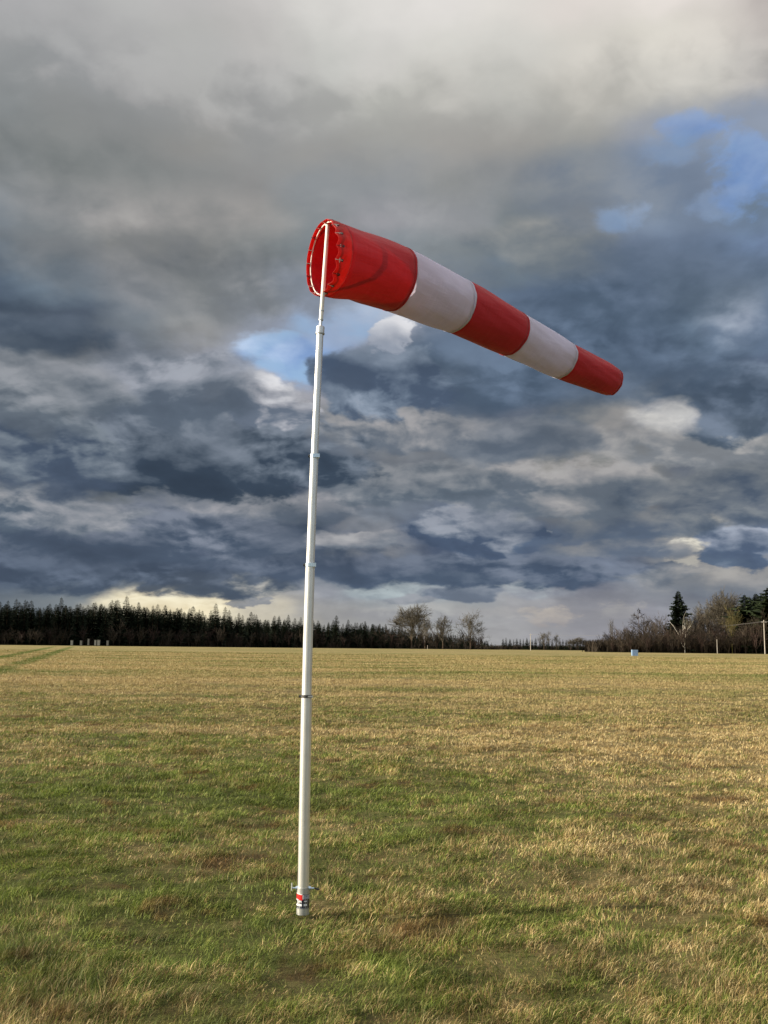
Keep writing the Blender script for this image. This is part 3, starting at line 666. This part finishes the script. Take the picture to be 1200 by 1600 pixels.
def bare_mesh(name, seed, H=16., spread=.5, base=.25, nl=(9, 6, 5, 5), up=.55, tm=TWIG, bm=BARK, tr=.018, thin=.026, lean=0, twins=1, leader=.85):
    r = np.random.default_rng(seed); Vt = []; Ft = []; g = Geo()
    def prism(P0, P1, r0, r1):
        d = P1 - P0; L = np.linalg.norm(d) + 1e-9; d = d / L
        a = np.array([0, 0, 1.]) if abs(d[2]) < .9 else np.array([1., 0, 0]); u_ = np.cross(d, a); u_ /= np.linalg.norm(u_); v_ = np.cross(d, u_)
        i0 = len(Vt)
        for (P, rr_) in ((P0, r0), (P1, r1)):
            for k_ in range(3):
                an = k_ * 2.0944; Vt.append(P + rr_ * (math.cos(an) * u_ + math.sin(an) * v_))
        for k_ in range(3): Ft.append((i0 + k_, i0 + (k_ + 1) % 3, i0 + 3 + (k_ + 1) % 3, i0 + 3 + k_))
    def grow(P, d, L, rad, lv):
        seg = 3 if lv < 2 else 2; pts = [P]
        for s_ in range(seg):
            d = d + r.normal(0, .13, 3) + np.array([0, 0, .09 * up]); d /= np.linalg.norm(d); pts.append(pts[-1] + d * L / seg)
        for s_ in range(seg): prism(pts[s_], pts[s_ + 1], max(thin, rad * (1 - .5 * s_ / seg)), max(thin * .8, rad * (1 - .5 * (s_ + 1) / seg)))
        if lv >= len(nl): return
        for b in range(nl[lv]):
            f = .25 + .75 * (b + r.random()) / nl[lv]; k_ = min(int(f * seg), seg - 1); Q_ = pts[k_] + (pts[k_ + 1] - pts[k_]) * (f * seg - k_)
            nd = d + r.normal(0, 1, 3) * .55 + np.array([0, 0, up * .35]); nd /= np.linalg.norm(nd)
            grow(Q_, nd, L * (.42 + .25 * r.random()), rad * .42, lv + 1)
    for tw in range(twins):
        off_ = np.array([(tw - (twins - 1) / 2) * H * .03, 0, 0]); ld = np.array([(tw - (twins - 1) / 2) * .14 + lean, r.normal() * .03, 1]); ld /= np.linalg.norm(ld)
        pts = [off_ + np.array([0, 0, -.5])]; dd = ld.copy(); n_ = 7
        for s_ in range(n_):
            dd = dd + r.normal(0, .05, 3) * [1, 1, .3]; dd /= np.linalg.norm(dd); pts.append(pts[-1] + dd * H * leader / n_)
        rads = [max(.05, H * tr * (1 - .85 * s_ / n_)) for s_ in range(n_ + 1)]
        g.tube(pts, rads, 7)
        nb = nl[0] + 4
        for b in range(nb):
            f = base + (1 - base) * (b + .5 * r.random()) / nb; k_ = min(int(f * n_), n_ - 1); Q_ = pts[k_] + (pts[k_ + 1] - pts[k_]) * (f * n_ - k_)
            a = b * 2.4 + r.random(); fc = (f - base) / (1 - base)
            d = np.array([math.cos(a), math.sin(a), .15 + up * (.35 + 1.5 * fc)]); d /= np.linalg.norm(d); shape = math.sin(math.pi * (.22 + .68 * fc)) ** .8
            grow(Q_, d, H * spread * .55 * shape * (.75 + .4 * r.random()), rads[k_] * .45, 1)
        grow(pts[-1], dd, H * (1 - leader) * 1.0, rads[-1], 1)
    Va = np.array(Vt); zm = Va[:, 2].max(); s_ = H / zm; Va *= s_
    me = bpy.data.meshes.new(name); me.from_pydata([tuple(map(float, v_)) for v_ in Va], [], Ft); me.materials.append(tm)
    mt = bpy.data.meshes.new('trunk'); mt.from_pydata([tuple(np.array(v_) * s_) for v_ in g.V], [], g.F); mt.materials.append(bm)
    return me, mt, H

def fan_mesh(name, seed, H=20., fork=.22, limbs=7, levels=5, kids=3, ang=.42, decay=.74, tm=TWIGG, bm=BARK, thin=.028, tr=.016, first=.24, open_=.75, droop=0.0):
    r = np.random.default_rng(seed); V = []; F = []; g = Geo()
    def prism(P0, P1, r0, r1, G=None):
        d = P1 - P0; d = d / (np.linalg.norm(d) + 1e-9); a = np.array([0, 0, 1.]) if abs(d[2]) < .9 else np.array([1., 0, 0])
        u_ = np.cross(d, a); u_ /= np.linalg.norm(u_); v_ = np.cross(d, u_); i0 = len(V)
        for (P, rr_) in ((P0, r0), (P1, r1)):
            for k_ in range(3): V.append(P + rr_ * (math.cos(k_ * 2.0944) * u_ + math.sin(k_ * 2.0944) * v_))
        for k_ in range(3): F.append((i0 + k_, i0 + (k_ + 1) % 3, i0 + 3 + (k_ + 1) % 3, i0 + 3 + k_))
    def go(P, d, L, rad, lv):
        m1 = P + (d + r.normal(0, .10, 3)) * L * .5; e_ = m1 + (d + r.normal(0, .12, 3) + np.array([0, 0, .10 - droop])) * L * .5
        r1 = max(thin * .8, rad * .72); prism(P, m1, max(thin, rad), r1); prism(m1, e_, r1, max(thin * .7, rad * .6))
        if lv >= levels: return
        for c_ in range(kids + (1 if r.random() < .4 else 0)):
            nd = d + r.normal(0, ang, 3); nd[2] += .04 - droop; nd /= np.linalg.norm(nd)
            go(e_ if c_ < kids - 1 else m1, nd, L * decay * r.uniform(.75, 1.15), rad * .58, lv + 1)
    top = np.array([r.normal() * .2, r.normal() * .2, H * (fork + .22)]); g.tube([(0, 0, -.5), (0, 0, H * fork), top], [H * tr, H * tr * .75, H * tr * .4], 7)
    for b in range(limbs):
        f = (b + r.random()) / limbs; a = b * 2.4 + r.normal() * .3; z = H * (fork + .22 * f)
        t = open_ * (1 - f * .85); d = np.array([math.cos(a) * math.sin(t), math.sin(a) * math.sin(t), math.cos(t)])
        go(np.array([0, 0, z]), d, H * first * r.uniform(.85, 1.15), H * tr * .42, 1)
    Va = np.array(V); zq = np.quantile(Va[:, 2], .995); s_ = H / zq; Va *= s_
    me = bpy.data.meshes.new(name); me.from_pydata([tuple(map(float, v_)) for v_ in Va], [], F); me.materials.append(tm)
    mt = bpy.data.meshes.new('trunk'); mt.from_pydata([tuple(np.array(v_) * s_) for v_ in g.V], [], g.F); mt.materials.append(bm)
    return me, mt, H

def plant(protos, i, name, x, ytip, Yd, label, catg, group=None, wide=1.0, rot=None):
    """stand a tree at depth Yd so that its base is on the ground and its top reaches the photographed height"""
    me, mt, H = protos[i % len(protos)]
    b = at(x, 1010, Yd); top = at(x, ytip, Yd); dz = float(rise(math.hypot(b[0], Yd))) - .1; h = top[2] - dz
    root = empty(name, (b[0], Yd, dz)); s_ = h / H; root.scale = (s_ * wide, s_ * wide, s_)
    root.rotation_euler = (0, 0, random.random() * 6.28 if rot is None else rot)
    tag(root, label, catg, group)
    link(bpy.data.objects.new('trunk', mt), root); link(bpy.data.objects.new('crown', me), root)
    return root

SPR = [spruce_mesh('crown', 10 + k_, H=20, Rm=(3.4, 2.9, 3.8, 2.6, 3.2)[k_], base=(.03, .05, .02, .06, .04)[k_], rag=(.25, .35, .3, .45, .3)[k_], lev=.58, dens=1.35) for k_ in range(5)]
# depth and tip height of the wood along the left horizon, by photo column
def wood(x):
    Yd = np.interp(x, [-80, 0, 200, 300, 450, 560, 700, 780], [420, 445, 480, 510, 600, 690, 860, 960])
    tip = np.interp(x, [-80, 0, 60, 170, 270, 300, 380, 450, 540, 590, 640, 700, 740, 780], [938, 941, 944, 941, 948, 952, 960, 966, 970, 977, 985, 990, 993, 1008])
    return Yd, tip
GA = 'spruces of the long forest edge left of the mast'; GB = 'spruces of the forest edge right of the mast'
def zone(x):
    for x1, a, b in ((105, 'at the far left before the hive boxes begin', 'left of the hive boxes'), (175, 'directly above the pale hive boxes', 'above the hive boxes'),
                     (310, 'right of the hive boxes under the yellow sky gap', 'under the yellow sky gap'), (474, 'between the yellow sky gap and the mast', 'between sky gap and mast'),
                     (612, 'between the mast and the largest leafless crown', 'between mast and leafless crowns'), (9999, 'below and right of the tall leafless crowns', 'below the leafless crowns')):
        if x < x1: return a, b
xs = np.arange(-60, 776, 9.0); cnt = 0
for row in range(2):
    for x in xs:
        x = x + random.uniform(-4, 4) + row * 3
        Yd, tip = wood(x)
        if row > 0 and x > 700: continue
        t_ = tip + random.gauss(0, 4.5) * (1 if x < 600 else .6) + (5 if random.random() < .35 else 0) + row * 3.0
        if random.random() < .12: t_ -= 6
        if row == 1 and x > 560: t_ += 3
        where, grp = zone(x)
        plant(SPR, cnt, 'spruce', x, t_, Yd + row * 16 + random.uniform(-6, 6), 'dark spruce in the forest wall, ' + where, 'spruce', 'spruces ' + grp, wide=random.uniform(1.1, 1.5)); cnt += 1
# closed back of the wood, one mass
def forest_mass():
    V = []; F = []; n = 0
    for x in np.arange(-100, 776, 5.0):
        for row in range(3):
            xx = x + random.uniform(-3, 3); Yd, tip = wood(xx); Yd += 55 + 18 * row
            me = SPR[random.randrange(5)][0]
            if n == 0: cache = {}
            k_ = id(me)
            if me.name not in cache:
                a_ = np.empty(len(me.vertices) * 3, np.float32); me.vertices.foreach_get('co', a_); a_ = a_.reshape(-1, 3)
                f_ = np.empty(len(me.loops), np.int32); me.loops.foreach_get('vertex_index', f_); cache[me.name] = (a_, f_.reshape(-1, 3))
            a_, f_ = cache[me.name]
            b = at(xx, 1010, Yd); h = at(xx, tip + (random.uniform(6, 14) if xx < 560 else random.uniform(0, 5)), Yd)[2] / 20
            if h < .15: continue
            th = random.random() * 6.28; c_, s_ = math.cos(th), math.sin(th)
            P = a_ @ np.array([[c_, s_, 0], [-s_, c_, 0], [0, 0, 1]], np.float32) * [h * 1.2, h * 1.2, h] + [b[0], Yd, .8]
            V.append(P); F.append(f_ + n); n += len(P)
    o = fastmesh('forest', np.vstack(V), np.vstack(F), NEEDLE)
    tag(o, 'closed dark mass of spruce wood behind the front row of trees on the left', 'forest', kind='stuff')
forest_mass()

# leafless birches and scrub along the foot of the wood
SHR = [fan_mesh('crown', 40 + k_, H=8, fork=.06, limbs=7, levels=4, kids=2, ang=.30, open_=.6, tm=(TWIGD, TWIGR, TWIGD, TWIG)[k_], bm=TWIGD, thin=.036, tr=.009, first=.28) for k_ in range(4)]
cnt = 0
for x in np.arange(-20, 770, 10.5):
    x = x + random.uniform(-4, 4); Yd, tip = wood(x); H_ = (1010 - tip)
    if 105 < x < 175 and random.random() < .5: continue
    t_ = 1009 - H_ * random.uniform(.32, .62)
    where, grp = zone(x)
    plant(SHR, cnt, 'bare_tree', x, t_, Yd - random.uniform(9, 16), 'small leafless tree, ' + where, 'bare tree', 'leafless scrub ' + grp, wide=random.uniform(.9, 1.3)); cnt += 1
# big leafless crowns standing over the end of the wood
OAK = [fan_mesh('crown', 60 + k_, H=22, fork=.15, limbs=12, levels=(6, 7, 7)[k_], kids=2 + (k_ == 0), ang=(.34, .42, .40)[k_], decay=.76, open_=(.95, .8, .85)[k_], thin=.034, first=.17) for k_ in range(3)]
BIG = [(643, 946, 690, 1.25, 0, 'largest rounded leafless tree above the forest edge right of the mast'),
       (692, 962, 720, .95, 1, 'ragged leafless crown between the big round one and the rightmost one'),
       (735, 957, 745, 1.05, 2, 'rightmost of the leafless trees rising above the end of the wood'),
       (664, 962, 735, .8, 1, 'slimmer leafless tree tucked behind the largest round leafless crown')]
for k_, x in enumerate((596, 612, 628, 655, 672, 683, 703, 716, 728, 748)):
    plant(SHR, k_, 'bare_tree', x, 978 + 6 * math.sin(k_ * 2.1) + (x - 596) * .07, 705 + (k_ % 3) * 12, 'mid-height leafless tree filling the wood beneath the tall round leafless crowns', 'bare tree', 'leafless trees filling in beneath the tall crowns', wide=1.5)
for x, t_, Yd, wd, k_, lb in BIG: plant(OAK, k_, 'bare_tree', x, t_, Yd, lb, 'bare tree', wide=wd)

# the far wood in the gap
xs = np.arange(786, 952, 5.2); cnt = 0
for x in xs:
    x = x + random.uniform(-1.5, 1.5); t_ = np.interp(x, [786, 830, 862, 905, 950], [998, 997, 1000, 1001, 1003]) + random.uniform(-2.5, 2.0)
    plant(SPR, cnt, 'spruce', x, t_, 1150 + random.uniform(-30, 30), 'tiny distant spruce in the gap between the two woods', 'spruce', 'distant spruces in the gap between the woods', wide=random.uniform(1.1, 1.5)); cnt += 1
for x, t_, wd, lb in ((850, 987, 1., 'slim leafless tree over the far wood, nearest the pale utility pole'), (869, 991, .7, 'short slim leafless tree in the middle of the far gap'),
                      (892, 998, 1.6, 'low rounded leafless tree, left of the pair in the far gap'), (903, 996, 1.6, 'low rounded leafless tree, right of the pair in the far gap'), (918, 1000, 1.7, 'small dark rounded tree at the right end of the far gap')):
    plant(OAK, int(x), 'bare_tree', x, t_, 900, lb, 'bare tree', wide=wd)

# the mixed wood on the right
BIRC = [fan_mesh('crown', 80, H=15, fork=.25, limbs=9, levels=4, ang=.3, open_=.5, thin=.026, tr=.011, bm=BIRCH, tm=TWIGG, first=.2)]
BROWN = [fan_mesh('crown', 90 + k_, H=15, fork=.15, limbs=10, levels=4, kids=3, ang=.38, open_=(.8, .65, .95)[k_], tm=(TWIG, TWIGD, TWIG)[k_], bm=TWIGD, thin=.036, tr=.012, first=.22) for k_ in range(3)]
LARCH = [bare_mesh('crown', 97, H=16, spread=.36, base=.10, nl=(18, 8, 5), up=.15, tm=TWIGD, bm=BARK, thin=.034, tr=.012, leader=.97)]
MOSSY = [fan_mesh('crown', 99, H=18, fork=.22, limbs=10, levels=4, ang=.36, open_=.7, tm=treemat('yellowish_twigs', (.12, .10, .04)), bm=MOSS, thin=.034, tr=.014)]
BIGS = [spruce_mesh('crown', 31, H=22, Rm=5.2, base=.05, dens=1.7, rag=.5, lev=.42), spruce_mesh('crown', 32, H=22, Rm=5.6, base=.05, dens=1.7, rag=.9, m=NEEDLE2, lev=.45)]
TW = [fan_mesh('crown', 104, H=14, fork=.10, limbs=4, levels=3, kids=2, ang=.25, open_=.45, tm=BIRCH, bm=BIRCH, thin=.042, tr=.010, first=.34)]
RT = [(BROWN, 0, 'bare_tree', 940, 992, 372, 1.1, 'lowest leafless bush-like tree at the left end of the right wood'),
      (BROWN, 1, 'bare_tree', 948, 988, 365, 1., 'small leafless tree beside the slim pale birch, right wood'),
      (BIRC, 0, 'birch', 956, 967, 368, .55, 'slim upright leafless birch, leftmost tall one of the right wood'),
      (BROWN, 2, 'bare_tree', 974, 976, 360, 1., 'leafless grey-brown tree above the pale blue cabinet'),
      (LARCH, 0, 'larch', 999, 949, 362, 1., 'leafless pointed larch standing left of the tall spruce'),
      (BROWN, 0, 'bare_tree', 1016, 962, 366, .8, 'leafless reddish-brown tree between the larch and the tall spruce'),
      (BROWN, 2, 'bare_tree', 1030, 960, 358, .8, 'leafless brown tree touching the left side of the tall spruce'),
      (BIGS, 0, 'spruce', 1062, 922, 362, 1.15, 'tall dark spruce standing alone above the right wood'),
      (TW, 0, 'birch', 1070, 955, 350, 1.15, 'white-stemmed twin birch in front of the tall spruce'),
      (BROWN, 1, 'bare_tree', 1088, 956, 360, .9, 'leafless dark brown tree on the right of the tall spruce'),
      (BROWN, 0, 'bare_tree', 1102, 953, 368, .9, 'leafless brown tree halfway between tall spruce and the wide crown'),
      (OAK, 0, 'bare_tree', 1130, 927, 372, 1.0, 'wide rounded leafless crown, highest bare tree of the right wood'),
      (MOSSY, 0, 'bare_tree', 1144, 944, 352, .75, 'leafless tree with a yellow mossy stem in front of the wide crown'),
      (BIGS, 1, 'pine', 1166, 928, 360, 1.15, 'dark ragged conifer right of the mossy tree'),
      (BIGS, 0, 'pine', 1184, 926, 366, 1.15, 'dark conifer between the ragged one and the photo edge'),
      (BIGS, 1, 'pine', 1204, 916, 352, 1.15, 'dark conifer cut by the right edge of the photo'),
      (BROWN, 0, 'bare_tree', 1190, 952, 345, .6, 'thin leafless tree before the dark conifers, beside the right utility pole'),
      (BIGS, 0, 'pine', 1232, 920, 362, .85, 'dark conifer just beyond the right edge of the photo')]
RT += [(BROWN, 1, 'bare_tree', 985, 981, 372, 1.2, 'leafless dark tree left of the pointed larch'),
       (BROWN, 2, 'bare_tree', 1044, 972, 374, 1.1, 'leafless tree behind the left foot of the tall spruce'),
       (BIRC, 0, 'birch', 1078, 962, 356, .7, 'slender leafless birch just right of the white twin birch'),
       (BROWN, 2, 'bare_tree', 1112, 945, 380, 1.0, 'leafless tree leaning into the left of the wide rounded crown'),
       (BROWN, 1, 'bare_tree', 1122, 968, 356, .9, 'low dark leafless tree under the wide rounded crown'),
       (BROWN, 2, 'bare_tree', 1154, 950, 366, .8, 'leafless brown tree between the mossy tree and ragged conifer'),
       (BROWN, 0, 'bare_tree', 1176, 962, 348, .9, 'leafless brown tree in front of the ragged conifer')]
RT += [(BROWN, 1, 'bare_tree', 1008, 966, 376, 1.2, 'leafless tree just behind the right side of the larch'),
       (BROWN, 0, 'bare_tree', 1037, 964, 378, 1.3, 'wide leafless tree behind the left skirt of the tall spruce'),
       (BROWN, 2, 'bare_tree', 1095, 958, 380, 1.3, 'wide leafless tree right behind the twin birch top'),
       (OAK, 1, 'bare_tree', 1112, 938, 384, .9, 'grey leafless crown touching the left of the widest crown'),
       (OAK, 2, 'bare_tree', 1150, 934, 384, .8, 'grey leafless crown touching the right of the widest crown'),
       (BIGS, 0, 'pine', 1174, 932, 378, 1.3, 'dark conifer hidden behind the ragged one'),
       (BIGS, 1, 'pine', 1194, 926, 378, 1.3, 'dark conifer behind the top of the right utility pole')]
for pr, k_, nm, x, t_, Yd, wd, lb in RT: plant(pr, k_, nm, x, t_, Yd, lb, {'bare_tree': 'bare tree'}.get(nm, nm), wide=wd)
def rz(x):
    for x1, a, b in ((978, 'left of the pale blue cabinet', 'left of the blue cabinet'), (1008, 'behind the pale blue cabinet and under the larch', 'under the larch'), (1042, 'between larch and tall spruce', 'between larch and tall spruce'),
                     (1084, 'at the foot of the tall spruce and twin birch', 'at the foot of the tall spruce'), (1118, 'between tall spruce and the short pale post', 'between tall spruce and short post'),
                     (1158, 'below the wide rounded crown and mossy tree', 'below the wide rounded crown'), (9999, 'below the dark conifers at the right edge', 'below the right conifers')):
        if x < x1: return a, b
cnt = 0
for row in range(3):
    for x in np.arange(952, 1240, 7.0):
        x = x + random.uniform(-3, 3); t_ = np.interp(x, [952, 980, 1040, 1100, 1240], [998, 993, 988, 984, 980]) + random.uniform(-9, 6) - row * 2
        plant(SHR, cnt, 'bare_tree', x, t_, 346 + 9 * row + random.uniform(-3, 3), 'small leafless brown undergrowth tree, ' + rz(x)[0], 'bare tree', 'undergrowth trees ' + rz(x)[1], wide=random.uniform(.9, 1.4)); cnt += 1
# low hedge-like understorey closing the wood near the ground
def hedge(name, label, pts, H0, m, n, depth=14, seed=5):
    r = np.random.default_rng(seed); V = []; F = []
    for _ in range(n):
        t = r.random() * (len(pts) - 1); k_ = int(t); a, b = np.array(pts[k_]), np.array(pts[k_ + 1]); q = a + (b - a) * (t - k_)
        x, y = q[0] + r.normal() * 1.0, q[1] + r.random() * depth; h = H0 * (.35 + .65 * r.random()); an = r.random() * 3.14; ww = .10 + .14 * r.random()
        c_, s_ = math.cos(an) * ww, math.sin(an) * ww; lx, ly = r.normal(0, .25, 2) * h; i0 = len(V)
        V += [(x - c_, y - s_, .7), (x + c_, y + s_, .7), (x + lx * .5 + c_, y + ly * .5 + s_, .8 + h * .6), (x + lx * .5 - c_, y + ly * .5 - s_, .8 + h * .6), (x + lx, y + ly, .8 + h)]
        F += [(i0, i0 + 1, i0 + 2, i0 + 3), (i0 + 3, i0 + 2, i0 + 4)]
    g = Geo(); g.add(V, F); o = g.build(name, m); tag(o, label, 'undergrowth', kind='stuff')
def gp(x, Y): p_ = at(x, 1010, Y); return (p_[0], Y)
hedge('undergrowth', 'dark tangled undergrowth along the foot of the left forest', [gp(x, wood(x)[0] - 4) for x in range(-100, 781, 40)], 4.5, TWIGD, 16000, 20)
hedge('undergrowth', 'brown tangled undergrowth along the foot of the right wood', [gp(x, 356) for x in range(935, 1260, 30)], 5.0, TWIGD, 11000, 20, 6)
hedge('undergrowth', 'dark low undergrowth of the distant wood in the gap', [gp(x, 1140) for x in range(780, 960, 30)], 6.0, TWIGD, 5000, 40, 8)

# ------------------------------------------------------------------ small things at the field's far edge
def cabinet():
    Yd = 205.; b = at(991.5, 1012, Yd); root = empty('cabinet', (b[0], Yd, float(rise(Yd)))); ppm = FPX / Yd
    tag(root, 'small pale blue cabinet standing at the far right edge of the field', 'cabinet')
    W_ = 9.2 / ppm; H_ = 9.0 / ppm; z0 = .12
    CB = mat('pale_blue_paint', (.22, .34, .50), .5, 0, .1, 2)
    g = Geo(); g.box((0, 0, z0 + H_ / 2), W_, .7, H_); g.build('body', CB, root)
    g = Geo()
    for sx in (-1, 1): g.box((sx * W_ * .24, -.36, z0 + H_ * .52), W_ * .40, .03, H_ * .74)
    g.build('door_panel', mat('blue_grey_paint', (.16, .25, .40), .5, 0, .2, 3), root)
    g = Geo(); g.box((0, 0, z0 + H_ + .03), W_ * 1.06, .78, .06); g.build('lid', mat('dark_felt', (.03, .03, .035), .8), root)
    g = Geo()
    g.box((0, 0, z0 / 2 - .02), W_ * .9, .6, z0 + .02); g.build('plinth', mat('concrete', (.3, .3, .28), .9, 0, .1), root)
cabinet()
WOODP = mat('weathered_pole_wood', (.42, .38, .33), .8, 0, .15, 2)
poles = []
def upole(x, ytip, Yd, lb, cross=True):
    b = at(x, 1010, Yd); z0 = float(rise(Yd)); h = at(x, ytip, Yd)[2] - z0; root = empty('utility_pole', (b[0], Yd, z0)); tag(root, lb, 'utility pole')
    g = Geo(); g.tube([(0, 0, -.3), (0, 0, h)], [.17, .12] if cross else [.10, .08], 10); g.build('shaft', WOODP, root, True)
    if cross:
        g = Geo(); g.box((0, -.16, h - .7), 1.5, .1, .13); g.build('crossarm', WOODP, root)
        for sx in (-.65, .65):
            g = Geo(); g.tube([(sx, -.16, h - .63), (sx, -.16, h - .5), (sx, -.16, h - .42)], [.04, .07, .03], 8); g.build('insulator', STWH, root)
    poles.append(np.array([b[0], Yd - .16, h + z0 - .45])); return root
upole(1195, 969, 330, 'weathered wooden utility pole at the right edge, before the dark conifers')
upole(829, 990, 560, 'slender pale utility pole in the gap between the two woods')
upole(668, 1008, 600, 'short pale post in front of the wood right of the mast', False)
upole(1120.5, 999, 338, 'short pale post in front of the right wood', False)
g = Geo(); A_, B_ = poles[0], poles[1]
for sx in (-.65, .65):
    o_ = np.array([sx, 0, 0]); g.tube([A_ + (B_ - A_) * t + o_ - [0, 0, 4 * 2.2 * t * (1 - t)] for t in np.linspace(0, 1, 25)], .022, 5)
    g.tube([A_ + (np.array([200., 260, A_[2]]) - A_) * t + o_ - [0, 0, 4 * 1.2 * t * (1 - t)] for t in np.linspace(0, 1, 12)], .03, 5)
tag(g.build('overhead_wire', mat('grey_wire', (.13, .125, .12), .6, .0)), 'thin pair of overhead wires sagging across the right wood', 'wire')
# pale beehive boxes under the trees at the far left
for k_, (x, yt, wd, lb) in enumerate(((112, 999, 1.0, 'narrow pale hive box, leftmost of the row at the forest foot'), (126.5, 999.5, .9, 'small grey hive box, second from the left at the forest foot'),
                                  (138, 996.5, .7, 'slim grey hive box raised between the pairs at the forest foot'), (149, 998.5, .9, 'pale hive box, left one of the bright touching pair'),
                                  (154, 998.3, 1.2, 'wide bright hive box, right one of the bright touching pair'), (168, 999.5, .9, 'dull grey hive box, rightmost at the forest foot'))):
    Yd = 425.; b = at(x, 1010, Yd); root = empty('beehive', (b[0], Yd, .85)); tag(root, lb, 'beehive', 'pale hive boxes at the forest foot')
    c_ = (.17, .17, .155) if k_ in (3, 4, 0) else (.11, .11, .10); h = at(x, yt + .8, Yd)[2] - .85; W_ = wd * .85
    g = Geo(); g.box((0, 0, h * .5), W_, .9, h * .8); g.build('body', mat('hive_paint_%d' % (k_ in (3, 4, 0)), c_, .8, 0, .2, 1), root)
    g = Geo(); g.box((0, 0, h * .9 + .06), W_ * 1.12, 1.05, .12); g.build('lid', mat('hive_lid_felt', (.10, .10, .09), .9), root)
    g = Geo()
    for sx in (-1, 1):
        for sy in (-1, 1): g.box((sx * W_ * .4, sy * .38, h * .05), .08, .08, h * .1 + .02)
    g.build('stand', BARK, root)
